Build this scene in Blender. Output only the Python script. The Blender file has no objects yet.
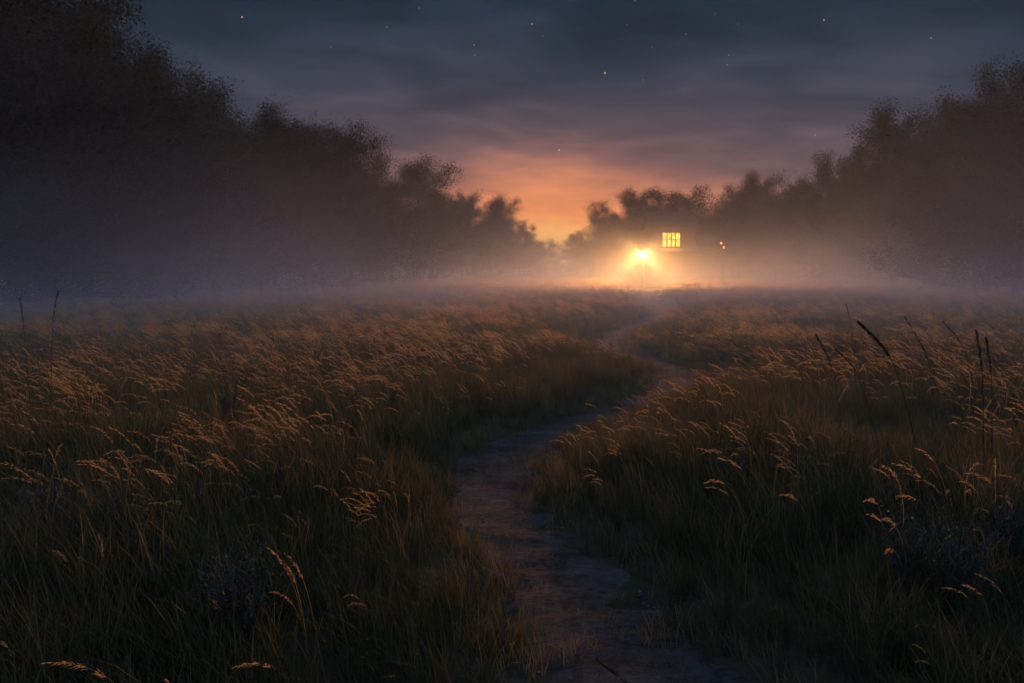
import bpy, math, random
import numpy as np
from mathutils import Vector, Matrix, noise

C = bpy.context.scene
COL = C.collection
R = math.radians

# ------------------------------------------------------------------ camera
CAM_H = 2.3
F = 796.0
HOR = 266.0
PITCH = math.atan((341.5 - HOR) / F)
cd = bpy.data.cameras.new("camera")
cd.sensor_width = 36.0
cd.lens = 36.0 * F / 1024.0
cd.clip_start = 0.05
cd.clip_end = 6000.0
cam = bpy.data.objects.new("camera", cd)
COL.objects.link(cam)
cam.location = (0, 0, CAM_H)
cam.rotation_euler = (math.pi / 2 - PITCH, 0, 0)
C.camera = cam

# ------------------------------------------------------------------ render
C.render.engine = 'CYCLES'
C.cycles.use_denoising = True
C.cycles.denoiser = 'OPENIMAGEDENOISE'
C.cycles.max_bounces = 4
C.cycles.diffuse_bounces = 1
C.cycles.glossy_bounces = 1
C.cycles.transmission_bounces = 2
C.cycles.transparent_max_bounces = 8
C.cycles.volume_bounces = 1
C.cycles.volume_step_rate = 0.2
C.cycles.volume_max_steps = 256
C.cycles.sample_clamp_indirect = 2.0
C.cycles.use_light_tree = True
C.cycles.use_adaptive_sampling = True
C.cycles.adaptive_threshold = 0.03
C.cycles.adaptive_min_samples = 24
C.view_settings.view_transform = 'Standard'
C.view_settings.look = 'None'
C.view_settings.exposure = 0.0
C.view_settings.gamma = 1.0


def pixdir(px, py):
    """direction, in the world, of a point of the photograph"""
    v = Vector(((px - 512) / F, (341.5 - py) / F, -1.0)).normalized()
    return Matrix.Rotation(math.pi / 2 - PITCH, 3, 'X') @ v


# ------------------------------------------------------------------ node helper
class NT:
    def __init__(self, tree):
        self.t = tree
        self.n = tree.nodes
        self.l = tree.links

    def node(self, kind, **kw):
        nd = self.n.new(kind)
        for k, v in kw.items():
            setattr(nd, k, v)
        return nd

    def put(self, sock, v):
        if isinstance(v, bpy.types.NodeSocket):
            self.l.new(v, sock)
        elif v is not None:
            sock.default_value = v

    def math(self, op, a, b=None, c=None, clamp=False):
        nd = self.node('ShaderNodeMath', operation=op, use_clamp=clamp)
        self.put(nd.inputs[0], a)
        self.put(nd.inputs[1], b)
        self.put(nd.inputs[2], c)
        return nd.outputs[0]

    def vmath(self, op, a, b=None):
        nd = self.node('ShaderNodeVectorMath', operation=op)
        self.put(nd.inputs[0], a)
        self.put(nd.inputs[1], b)
        return nd.outputs['Value'] if op in ('LENGTH', 'DISTANCE', 'DOT_PRODUCT') else nd.outputs[0]

    def sep(self, v):
        nd = self.node('ShaderNodeSeparateXYZ')
        self.put(nd.inputs[0], v)
        return nd.outputs

    def comb(self, x, y, z):
        nd = self.node('ShaderNodeCombineXYZ')
        for i, v in enumerate((x, y, z)):
            self.put(nd.inputs[i], v)
        return nd.outputs[0]

    def noise(self, vec, scale, detail=3, rough=0.5, dist=0.0):
        nd = self.node('ShaderNodeTexNoise')
        self.put(nd.inputs['Vector'], vec)
        nd.inputs['Scale'].default_value = scale
        nd.inputs['Detail'].default_value = detail
        nd.inputs['Roughness'].default_value = rough
        nd.inputs['Distortion'].default_value = dist
        return nd.outputs[0]

    def ramp(self, fac, stops, interp='LINEAR'):
        nd = self.node('ShaderNodeValToRGB')
        cr = nd.color_ramp
        cr.interpolation = interp
        while len(cr.elements) > 1:
            cr.elements.remove(cr.elements[0])
        cr.elements[0].position = stops[0][0]
        cr.elements[0].color = (*stops[0][1], 1)
        for p, c in stops[1:]:
            e = cr.elements.new(p)
            e.color = (*c, 1)
        self.put(nd.inputs[0], fac)
        return nd.outputs[0]

    def maprange(self, v, a, b, c, d, smooth=False):
        nd = self.node('ShaderNodeMapRange')
        if smooth:
            nd.interpolation_type = 'SMOOTHSTEP'
        self.put(nd.inputs['Value'], v)
        for k, x in zip(('From Min', 'From Max', 'To Min', 'To Max'), (a, b, c, d)):
            nd.inputs[k].default_value = x
        return nd.outputs[0]

    def mix(self, fac, a, b, blend='MIX'):
        nd = self.node('ShaderNodeMix', data_type='RGBA', blend_type=blend)
        self.put(nd.inputs[0], fac)
        self.put(nd.inputs[6], a if isinstance(a, bpy.types.NodeSocket) else (*a, 1))
        self.put(nd.inputs[7], b if isinstance(b, bpy.types.NodeSocket) else (*b, 1))
        return nd.outputs[2]


# ------------------------------------------------------------------ world: dusk sky
SUN_AZ = math.atan((556 - 512) / F)          # to the right of +Y
W = bpy.data.worlds.new("World")
C.world = W
W.use_nodes = True
wt = NT(W.node_tree)
wt.n.clear()
d = wt.node('ShaderNodeTexCoord').outputs['Generated']
dx, dy, dz = wt.sep(d)
az = wt.math('MULTIPLY', wt.math('SUBTRACT', wt.math('ARCTAN2', dx, dy), SUN_AZ), 57.29578)
el = wt.math('MULTIPLY', wt.math('ARCSINE', dz), 57.29578)
# long thin layers of cloud: noise stretched along the horizon, finer towards it
elc = wt.math('MAXIMUM', el, 0.0)
per = wt.math('POWER', wt.math('ADD', elc, 4.0), 0.6)
cvec = wt.comb(wt.math('MULTIPLY', az, 0.07), wt.math('MULTIPLY', per, 1.35), 0.0)
cvec = wt.vmath('ADD', cvec, wt.comb(0.0, wt.math('MULTIPLY', az, 0.012), 0.0))
n1 = wt.noise(cvec, 1.0, 5, 0.55, 0.6)
n2 = wt.noise(wt.vmath('MULTIPLY', cvec, (2.2, 2.6, 1)), 1.0, 4, 0.6, 0.4)
cl = wt.math('ADD', wt.math('MULTIPLY', wt.math('SUBTRACT', n1, 0.5), 1.5), wt.math('MULTIPLY', wt.math('SUBTRACT', n2, 0.5), 0.5))
t = wt.math('SQRT', wt.math('ADD', wt.math('POWER', wt.math('ABSOLUTE', elc), 2.0),
                            wt.math('POWER', wt.math('MULTIPLY', wt.math('ABSOLUTE', az), 0.37), 2.0)))
t = wt.math('MULTIPLY', t, wt.math('ADD', 1.0, wt.math('MULTIPLY', cl, 0.36)))
sky = wt.ramp(wt.math('DIVIDE', t, 45.0, clamp=True), [
    (0.0, (1.9, .60, .14)), (.045, (1.55, .48, .12)), (.09, (.95, .30, .10)), (.13, (.47, .18, .105)),
    (.17, (.20, .105, .105)), (.22, (.090, .072, .092)), (.29, (.034, .046, .075)), (.38, (.013, .029, .051)),
    (.55, (.006, .0165, .030)), (.70, (.065, .105, .18)), (1.0, (.16, .27, .50))], 'B_SPLINE')
bright = wt.math('ADD', 1.0, wt.math('MULTIPLY', cl, -0.60))
sky = wt.mix(1.0, sky, wt.comb(bright, bright, bright), 'MULTIPLY')
below = wt.math('GREATER_THAN', el, 0.0)
sky = wt.mix(wt.maprange(el, -3.0, 0.0, 1.0, 0.0), sky, (0.01, 0.01, 0.012))
STARS = [(242, 17, 1.0, 1.0), (532, 24, .7, 1.0), (686, 34, .4, .8), (824, 20, .9, 1.0), (931, 38, .7, .8), (605, 73, 1.1, 1.1),
         (474, 45, .5, .8), (475, 55, .35, .8), (559, 150, 1.4, .9), (815, 135, .5, .8), (729, 55, .5, .8),
         (727, 65, .6, .8), (387, 27, .3, .8), (419, 8, .3, .8), (635, 1, .5, .8), (652, 47, .3, .8),
         (643, 80, .25, .8), (543, 36, .25, .8), (627, 25, .25, .8), (738, 24, .2, .8), (715, 14, .2, .8), (331, 47, .25, .8)]
acc = None
rs = random.Random(2)
for (px, py, b, sz) in STARS:
    s = pixdir(px, py)
    dist = wt.vmath('DISTANCE', d, tuple(s))
    hit = wt.math('LESS_THAN', dist, 0.00085 * sz)
    hit = wt.math('MULTIPLY', hit, b * .8)
    acc = hit if acc is None else wt.math('ADD', acc, hit)
starcol = wt.comb(acc, wt.math('MULTIPLY', acc, .52), wt.math('MULTIPLY', acc, .16))
sky = wt.mix(1.0, sky, starcol, 'ADD')
bg = wt.node('ShaderNodeBackground')
wt.put(bg.inputs[0], sky)
bg.inputs[1].default_value = 1.0
wt.l.new(bg.outputs[0], wt.node('ShaderNodeOutputWorld').inputs[0])
W.cycles.sampling_method = 'MANUAL'
W.cycles.sample_map_resolution = 1024

# ------------------------------------------------------------------ sun: last light from behind the trees
SUN_EL = R(6.4)
sd = bpy.data.lights.new("sun", 'SUN')
sd.energy = 2.4
sd.angle = R(4.0)
sd.color = (1.0, 0.42, 0.14)
sun = bpy.data.objects.new("sun", sd)
COL.objects.link(sun)
to_sun = Vector((math.sin(SUN_AZ) * math.cos(SUN_EL), math.cos(SUN_AZ) * math.cos(SUN_EL), math.sin(SUN_EL)))
sun.rotation_euler = to_sun.to_track_quat('Z', 'Y').to_euler()


# ------------------------------------------------------------------ materials
def new_mat(name):
    m = bpy.data.materials.new(name)
    m.use_nodes = True
    m.node_tree.nodes.clear()
    nt = NT(m.node_tree)
    nt.out = nt.node('ShaderNodeOutputMaterial')
    return m, nt


def principled(nt, col, rough=0.8, spec=0.3, bump=None, bstr=0.3, bdist=0.02):
    p = nt.node('ShaderNodeBsdfPrincipled')
    nt.put(p.inputs['Base Color'], col if isinstance(col, bpy.types.NodeSocket) else (*col, 1))
    nt.put(p.inputs['Roughness'], rough)
    p.inputs['Specular IOR Level'].default_value = spec
    if bump is not None:
        b = nt.node('ShaderNodeBump')
        b.inputs['Strength'].default_value = bstr
        b.inputs['Distance'].default_value = bdist
        nt.put(b.inputs['Height'], bump)
        nt.l.new(b.outputs[0], p.inputs['Normal'])
    return p.outputs[0]


def leafy(name, stops, transl=0.35, rough=0.6, nscale=0.6, spec=0.25, tcol=1.0):
    """thin plant tissue: colour varies from plant to plant and in patches; some light passes through"""
    m, nt = new_mat(name)
    oi = nt.node('ShaderNodeObjectInfo')
    geo = nt.node('ShaderNodeNewGeometry')
    patch = nt.noise(geo.outputs['Position'], nscale, 2)
    f = nt.math('ADD', nt.math('MULTIPLY', oi.outputs['Random'], 0.45),
                nt.math('ADD', nt.math('MULTIPLY', patch, 0.5), nt.math('MULTIPLY', geo.outputs['Random Per Island'], 0.3)))
    col = nt.ramp(nt.math('SUBTRACT', f, 0.12, clamp=True), stops)
    p = principled(nt, col, rough, spec)
    tr = nt.node('ShaderNodeBsdfTranslucent')
    tc = nt.mix(1.0, col, (tcol, tcol, tcol), 'MULTIPLY')
    nt.put(tr.inputs[0], tc)
    mx = nt.node('ShaderNodeMixShader')
    mx.inputs[0].default_value = transl
    nt.l.new(p, mx.inputs[1])
    nt.l.new(tr.outputs[0], mx.inputs[2])
    nt.l.new(mx.outputs[0], nt.out.inputs[0])
    return m


M = {}
M['grass'] = leafy('meadow grass', [(0, (.050, .052, .020)), (.35, (.115, .095, .034)), (.65, (.20, .145, .055)), (1, (.33, .22, .09))], .5)
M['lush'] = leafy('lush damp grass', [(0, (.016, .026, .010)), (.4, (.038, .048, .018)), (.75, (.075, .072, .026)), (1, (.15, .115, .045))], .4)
M['straw'] = leafy('dry straw grass', [(0, (.070, .070, .024)), (.35, (.16, .135, .044)), (.65, (.28, .205, .07)), (1, (.44, .30, .11))], .55)
M['plume'] = leafy('dry seed head', [(0, (.34, .18, .06)), (.5, (.64, .37, .14)), (1, (.85, .54, .22))], .68, .5)
M['pale'] = leafy('pale frosted weed', [(0, (.035, .045, .08)), (.5, (.06, .08, .13)), (1, (.11, .14, .21))], .3, .45)
M['leaf'] = leafy('tree leaf', [(0, (.013, .024, .017)), (.5, (.022, .034, .022)), (1, (.034, .042, .026))], .18, .9, .25, .04)
M['seed'] = leafy('dark seed spike', [(0, (.05, .035, .022)), (1, (.10, .07, .045))], .2, .8)
M['herb'] = leafy('weed stem', [(0, (.03, .04, .02)), (1, (.07, .075, .035))], .3, .6)

m, nt = new_mat('bark')
pos = nt.node('ShaderNodeTexCoord').outputs['Object']
bn = nt.noise(nt.vmath('MULTIPLY', pos, (6, 6, 1.2)), 1.5, 5, .6)
nt.l.new(principled(nt, nt.ramp(bn, [(.3, (.035, .028, .022)), (.7, (.10, .085, .07))]), .9, .2, bn, .6, .03), nt.out.inputs[0])
M['bark'] = m

m, nt = new_mat('meadow soil')
pos = nt.node('ShaderNodeTexCoord').outputs['Object']
a = nt.noise(pos, .35, 5, .6)
b = nt.noise(pos, 9, 6, .7)
f = nt.math('ADD', nt.math('MULTIPLY', a, .5), nt.math('MULTIPLY', b, .5))
nt.l.new(principled(nt, nt.ramp(f, [(.35, (.022, .022, .012)), (.5, (.045, .038, .02)), (.65, (.09, .065, .032))]), .95, .15, b, .8, .04), nt.out.inputs[0])
M['soil'] = m

m, nt = new_mat('trodden earth')
pos = nt.node('ShaderNodeTexCoord').outputs['Object']
a = nt.noise(nt.vmath('MULTIPLY', pos, (.9, 1.6, 1)), 1.2, 4, .6, .5)
b = nt.noise(pos, 14, 8, .72)
c = nt.noise(nt.vmath('MULTIPLY', pos, (2.2, 4.2, 1)), 2.0, 6, .65, 1.6)
f = nt.math('ADD', nt.math('MULTIPLY', a, .38), nt.math('ADD', nt.math('MULTIPLY', b, .27), nt.math('MULTIPLY', c, .35)))
col = nt.ramp(f, [(.36, (.020, .016, .013)), (.46, (.048, .037, .032)), (.57, (.098, .076, .066)), (.70, (.18, .142, .125))])
h = nt.math('ADD', nt.math('MULTIPLY', b, .6), nt.math('MULTIPLY', c, .9))
nt.l.new(principled(nt, col, .95, .12, h, .9, .05), nt.out.inputs[0])
M['earth'] = m

m, nt = new_mat('pebble stone')
oi = nt.node('ShaderNodeNewGeometry')
nt.l.new(principled(nt, nt.ramp(oi.outputs['Random Per Island'], [(0, (.04, .034, .03)), (1, (.12, .10, .095))]), .75, .3), nt.out.inputs[0])
M['pebble'] = m

m, nt = new_mat('timber cladding')
pos = nt.node('ShaderNodeTexCoord').outputs['Object']
z = nt.sep(pos)[2]
board = nt.math('FRACT', nt.math('MULTIPLY', z, 5.0))
bn = nt.noise(nt.vmath('MULTIPLY', pos, (1, 1, 12)), 2, 4)
nt.l.new(principled(nt, nt.ramp(bn, [(.3, (.022, .016, .013)), (.7, (.05, .038, .03))]), .8, .25, board, .5, .02), nt.out.inputs[0])
M['timber'] = m
m, nt = new_mat('roof shingle')
pos = nt.node('ShaderNodeTexCoord').outputs['Object']
bn = nt.noise(nt.vmath('MULTIPLY', pos, (4, 8, 8)), 2, 4)
nt.l.new(principled(nt, nt.ramp(bn, [(.3, (.010, .010, .011)), (.7, (.028, .026, .026))]), .85, .25, bn, .6, .03), nt.out.inputs[0])
M['shingle'] = m
m, nt = new_mat('dark painted iron')
nt.l.new(principled(nt, (.03, .03, .032), .45, .5), nt.out.inputs[0])
M['iron'] = m
m, nt = new_mat('window joinery')
nt.l.new(principled(nt, (.12, .085, .05), .6, .3), nt.out.inputs[0])
M['joinery'] = m
m, nt = new_mat('chimney stone')
pos = nt.node('ShaderNodeTexCoord').outputs['Object']
bn = nt.noise(pos, 3, 4)
nt.l.new(principled(nt, nt.ramp(bn, [(.3, (.03, .027, .025)), (.7, (.08, .07, .065))]), .9, .2, bn, .6, .03), nt.out.inputs[0])
M['stone'] = m


def glow(name, col, strength, var=0.0):
    m, nt = new_mat(name)
    e = nt.node('ShaderNodeEmission')
    e.inputs[0].default_value = (*col, 1)
    if var:
        pos = nt.node('ShaderNodeTexCoord').outputs['Object']
        nn = nt.noise(pos, 2.2, 2)
        nt.put(e.inputs[1], nt.maprange(nn, .35, .65, strength * (1 - var), strength * (1 + var)))
    else:
        e.inputs[1].default_value = strength
    nt.l.new(e.outputs[0], nt.out.inputs[0])
    return m


M['lit'] = glow('lit window glass', (1.0, .38, .05), 1.2, .6)
M['lamp'] = glow('lantern glass', (1.0, .58, .18), 8.0)
for key_ in ('lit', 'lamp'):                       # clear glass with the glow of the room or flame in it
    nt_ = M[key_].node_tree
    tr_ = nt_.nodes.new('ShaderNodeBsdfTransparent')
    ad_ = nt_.nodes.new('ShaderNodeAddShader')
    em_ = [q for q in nt_.nodes if q.type == 'EMISSION'][0]
    nt_.links.new(em_.outputs[0], ad_.inputs[0])
    nt_.links.new(tr_.outputs[0], ad_.inputs[1])
    nt_.links.new(ad_.outputs[0], [q for q in nt_.nodes if q.type == 'OUTPUT_MATERIAL'][0].inputs[0])
M['dim'] = glow('dimly lit window glass', (1.0, .36, .06), 2.2, .5)

M['amber'] = glow('amber lantern glass', (1.0, .32, .03), 3.0)


# ------------------------------------------------------------------ object helpers
def tag(o, label=None, cat=None, group=None, kind=None):
    if label:
        o["label"] = label
    if cat:
        o["category"] = cat
    if group:
        o["group"] = group
    if kind:
        o["kind"] = kind
    return o


def mesh_from(name, V, Fc, mat, smooth=False):
    me = bpy.data.meshes.new(name)
    me.from_pydata([tuple(v) for v in V], [], Fc)
    if mat:
        me.materials.append(mat)
    if smooth:
        me.polygons.foreach_set('use_smooth', [True] * len(me.polygons))
    me.update()
    return me


def link(name, me, parent=None, loc=(0, 0, 0), rot=(0, 0, 0)):
    o = bpy.data.objects.new(name, me)
    COL.objects.link(o)
    o.location = loc
    o.rotation_euler = rot
    if parent:
        o.parent = parent
    return o


class MB:
    """collects simple solids into one mesh"""

    def __init__(self):
        self.V = []
        self.F = []

    def box(self, x0, x1, y0, y1, z0, z1):
        n = len(self.V)
        self.V += [(x0, y0, z0), (x1, y0, z0), (x1, y1, z0), (x0, y1, z0), (x0, y0, z1), (x1, y0, z1), (x1, y1, z1), (x0, y1, z1)]
        for f in ((0, 3, 2, 1), (4, 5, 6, 7), (0, 1, 5, 4), (1, 2, 6, 5), (2, 3, 7, 6), (3, 0, 4, 7)):
            self.F.append(tuple(n + i for i in f))
        return self

    def tube(self, pts, radii, seg=6, cap=True):
        pts = [Vector(p) for p in pts]
        n0 = len(self.V)
        up = Vector((0.13, 0.07, 1)).normalized()
        for i, p in enumerate(pts):
            a = pts[max(i - 1, 0)]
            b = pts[min(i + 1, len(pts) - 1)]
            dr = (b - a).normalized()
            u = dr.cross(Vector((1, 0.1, 0.0)) if abs(dr.z) > .7 else up).normalized()
            v = dr.cross(u)
            for k in range(seg):
                t = 2 * math.pi * k / seg
                self.V.append(tuple(p + (u * math.cos(t) + v * math.sin(t)) * radii[i]))
        for i in range(len(pts) - 1):
            for k in range(seg):
                a = n0 + i * seg + k
                b = n0 + i * seg + (k + 1) % seg
                self.F.append((a, b, b + seg, a + seg))
        if cap:
            self.F.append(tuple(n0 + k for k in range(seg))[::-1])
            m = n0 + (len(pts) - 1) * seg
            self.F.append(tuple(m + k for k in range(seg)))
        return self

    def poly(self, pts, faces):
        n = len(self.V)
        self.V += [tuple(p) for p in pts]
        self.F += [tuple(n + i for i in f) for f in faces]
        return self

    def build(self, name, mat, parent=None, smooth=False, **kw):
        return link(name, mesh_from(name, self.V, self.F, mat, smooth), parent, **kw)


# ------------------------------------------------------------------ terrain
def sstep(a, b, v):
    v = min(1.0, max(0.0, (v - a) / (b - a)))
    return v * v * (3 - 2 * v)


def base_z(x, y):
    return 0.5 * sstep(30, 125, y)


# centre of the path, traced on the meadow: (px, py, half width in m)
PATH_PX = [(672, 720, .74), (637, 683, .69), (606, 630, .63), (574, 585, .58), (538, 545, .56), (507, 510, .54), (490, 480, .54),
           (499, 455, .56), (542, 432, .55), (605, 410, .5), (650, 392, .5), (680, 378, .55), (672, 364, .5),
           (632, 352, .48), (606, 343, .5), (612, 334, .5), (640, 323, .55), (662, 314, .6), (660, 305, .7), (648, 297, .7), (650, 289, .7), (660, 283, .7)]


def cast(px, py):
    dr = pixdir(px, py)
    o = Vector((0, 0, CAM_H))
    t = 1.0
    while t < 400:
        p = o + dr * t
        if p.z <= base_z(p.x, p.y):
            return p
        t *= 1.004
    return o + dr * t


ctrl = [(cast(a, b), w) for a, b, w in PATH_PX]
ctrl = [(Vector((ctrl[0][0].x + .12, 1.0, 0)), 1.0), (ctrl[0][0], ctrl[0][1])] + ctrl[1:]
print('PATH', [(round(p.x, 1), round(p.y, 1)) for p, w in ctrl])


def catmull(pts, n):
    out = []
    for i in range(len(pts) - 1):
        p0 = pts[max(i - 1, 0)]
        p1 = pts[i]
        p2 = pts[i + 1]
        p3 = pts[min(i + 2, len(pts) - 1)]
        for k in range(n):
            t = k / n
            out.append(0.5 * ((2 * p1) + (p2 - p0) * t + (2 * p0 - 5 * p1 + 4 * p2 - p3) * t * t + (3 * p1 - p0 - 3 * p2 + p3) * t ** 3))
    out.append(pts[-1])
    return out


CP = catmull([np.array((p.x, p.y, w)) for p, w in ctrl], 14)
CPA = np.array(CP)


def path_dist(x, y):
    """distance outside the edge of the path (negative on it)"""
    d2 = (CPA[:, 0] - x) ** 2 + (CPA[:, 1] - y) ** 2
    i = int(d2.argmin())
    return math.sqrt(d2[i]) - CPA[i, 2]


def ground_z(x, y, pd=None):
    z = base_z(x, y)
    r = math.hypot(x, y)
    z += 0.10 * noise.noise(Vector((x * .16, y * .16, 3))) * sstep(0, 6, abs(x) + .3 * r * 0.2)
    z += 0.12 * noise.noise(Vector((x * .04, y * .04, 7))) * sstep(25, 70, r)
    if pd is None and y < 160:
        pd = path_dist(x, y)
    if pd is not None:
        if y < 40:
            pd += .10 * noise.noise(Vector((x * 2.3, y * 2.3, 31))) + .16 * noise.noise(Vector((x * .8, y * .8, 37)))
        z = z * 1.0 - 0.10 * (1 - sstep(-.35, .6, pd))
    return z


ys = [-30, -15, -6, -2] + list(np.arange(0, 12, .14)) + list(np.arange(12, 30, .35)) + list(np.arange(30, 70, 1.2)) + list(np.arange(70, 160, 3)) + [170, 190, 220, 260, 320, 450, 700, 1100, 1800, 3000]
us = list(np.linspace(-1, 1, 221))
V = []
for y in ys:
    half = 14 + 1.15 * max(y, 0) if y < 160 else 14 + 1.15 * y + (y - 160) * .6
    for u in us:
        s = math.copysign(abs(u) ** 1.6, u)
        x = s * half * (1.0 if y < 300 else 1.6)
        V.append((x, y, ground_z(x, y)))
nx = len(us)
Fc = [(j * nx + i, j * nx + i + 1, (j + 1) * nx + i + 1, (j + 1) * nx + i) for j in range(len(ys) - 1) for i in range(nx - 1)]
tag(link('ground', mesh_from('ground', V, Fc, M['soil'], True)), kind='structure')

# path strip, edges wander and dive under the turf
V = []
NC = 17
Lr = 0.0
for i, p in enumerate(CP):
    a = CPA[max(i - 1, 0), :2]
    b = CPA[min(i + 1, len(CP) - 1), :2]
    tdir = (b - a) / (np.linalg.norm(b - a) + 1e-9)
    nrm = np.array((-tdir[1], tdir[0]))
    for k in range(NC):
        s = -1 + 2 * k / (NC - 1)
        w = p[2] * 1.2 + .16 * noise.noise(Vector((p[0] * 1.3, p[1] * 1.3, 11 if s < 0 else 23)))
        q = p[:2] - nrm * s * w
        z = base_z(q[0], q[1]) - .095 + 0.012
        z += 0.10 * noise.noise(Vector((q[0] * .16, q[1] * .16, 3))) * sstep(0, 6, abs(q[0]) + .06 * math.hypot(*q))
        z += 0.12 * noise.noise(Vector((q[0] * .04, q[1] * .04, 7))) * sstep(25, 70, math.hypot(*q))
        z += .03 * noise.noise(Vector((q[0] * 1.8, q[1] * 3.4, 5))) - .05 * sstep(.75, 1.0, abs(s))
        V.append((q[0], q[1], z))
Fc = [(j * NC + i, (j + 1) * NC + i, (j + 1) * NC + i + 1, j * NC + i + 1) for j in range(len(CP) - 1) for i in range(NC - 1)]
tag(link('path', mesh_from('path', V, Fc, M['earth'], True)), kind='structure')

# ------------------------------------------------------------------ grass tufts (sources kept out of the scene; the meadow is one 'stuff' object)
rnd = random.Random(11)


def blade(V, Fc, root, az, h, lean, w, curl, seg=5, wind=(-1, 0), wk=0.25):
    """one flat, arching blade"""
    dirx, diry = math.cos(az), math.sin(az)
    side = Vector((-diry, dirx, 0))
    p = Vector(root)
    n = len(V)
    ang = lean
    L = h / seg
    for i in range(seg + 1):
        t = i / seg
        ww = w * (1 - t ** 1.7) + .0006
        if i < seg:
            V.append(tuple(p - side * ww))
            V.append(tuple(p + side * ww))
        else:
            V.append(tuple(p))
        ang = lean + curl * t ** 1.5
        hx = dirx * math.sin(ang) + wind[0] * wk * t
        hy = diry * math.sin(ang) + wind[1] * wk * t
        p = p + Vector((hx, hy, math.cos(ang))).normalized() * L
    for i in range(seg - 1):
        a = n + i * 2
        Fc.append((a, a + 1, a + 3, a + 2))
    a = n + (seg - 1) * 2
    Fc.append((a, a + 1, a + 2))


def tuft(k, nb, rad, h0, h1, w, wk):
    V, Fc = [], []
    for i in range(nb):
        a = rnd.uniform(0, 6.283)
        r = rad * math.sqrt(rnd.random())
        blade(V, Fc, (r * math.cos(a), r * math.sin(a), -.03), rnd.uniform(0, 6.283), rnd.uniform(h0, h1),
              rnd.uniform(.02, .45), w * rnd.uniform(.6, 1.3), rnd.uniform(.2, 1.7), wk=wk * rnd.uniform(.4, 1.4))
    return mesh_from('tuft_%02d' % k, V, Fc, M['grass'])


def plume(V, Fc, root, h, az, lean, droop, head, fine=1.0, stemr=.0016):
    """a stem bending over with the wind and its feathery seed head"""
    p = Vector(root)
    seg = 11
    L = h / seg
    dirv = Vector((math.cos(az), math.sin(az), 0))
    side = Vector((-dirv.y, dirv.x, 0))
    pts = [p.copy()]
    for i in range(seg):
        t = (i + 1) / seg
        ang = lean * .3 + lean * t + droop * max(0, (t - .45) / .55) ** 1.6
        p = p + (dirv * math.sin(ang) + Vector((0, 0, 1)) * math.cos(ang)) * L
        pts.append(p.copy())
    n = len(V)
    for i, q in enumerate(pts):
        w = stemr * (1.15 - .7 * i / seg)
        V.append(tuple(q - side * w))
        V.append(tuple(q + side * w))
    for i in range(seg):
        a = n + 2 * i
        Fc.append((a, a + 1, a + 3, a + 2))
    # spikelets along the last stretch
    ns = int(46 * fine)
    for i in range(ns):
        t = 1 - head * rnd.random() ** .9
        f = t * seg
        j = min(int(f), seg - 1)
        q = pts[j].lerp(pts[j + 1], f - j)
        ax = (pts[j + 1] - pts[j]).normalized()
        u = (t - (1 - head)) / head
        env = math.sin(math.pi * min(1, .18 + .82 * u)) * .7 + .12
        out = Vector((rnd.gauss(0, 1), rnd.gauss(0, 1), rnd.gauss(0, 1)))
        out = (out - ax * out.dot(ax)).normalized()
        ln = rnd.uniform(.018, .040) / math.sqrt(fine)
        base = q + out * rnd.uniform(0, .010) * env
        tip = base + (ax * .85 + out * .5 * env + Vector((0, 0, -.15))).normalized() * ln
        ww = ax.cross(out) * ln * .13
        mid = base.lerp(tip, .45)
        m = len(V)
        V += [tuple(base), tuple(mid + ww), tuple(tip), tuple(mid - ww)]
        Fc.append((m, m + 1, m + 2, m + 3))


def plume_tuft(k, n, h0, h1, fine=1.0):
    V, Fc = [], []
    for i in range(n):
        a = rnd.uniform(0, 6.283)
        r = .16 * math.sqrt(rnd.random())
        plume(V, Fc, (r * math.cos(a), r * math.sin(a), 0), rnd.uniform(h0, h1), math.pi + rnd.gauss(0, .35),
              rnd.uniform(.22, .42), rnd.uniform(.7, 1.5), rnd.uniform(.24, .34), fine)
    return mesh_from('plume_%02d' % k, V, Fc, M['plume'])


def col_of(name, meshes):
    c = bpy.data.collections.new(name)
    for me in meshes:
        o = bpy.data.objects.new(me.name, me)
        c.objects.link(o)
    return c


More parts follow.
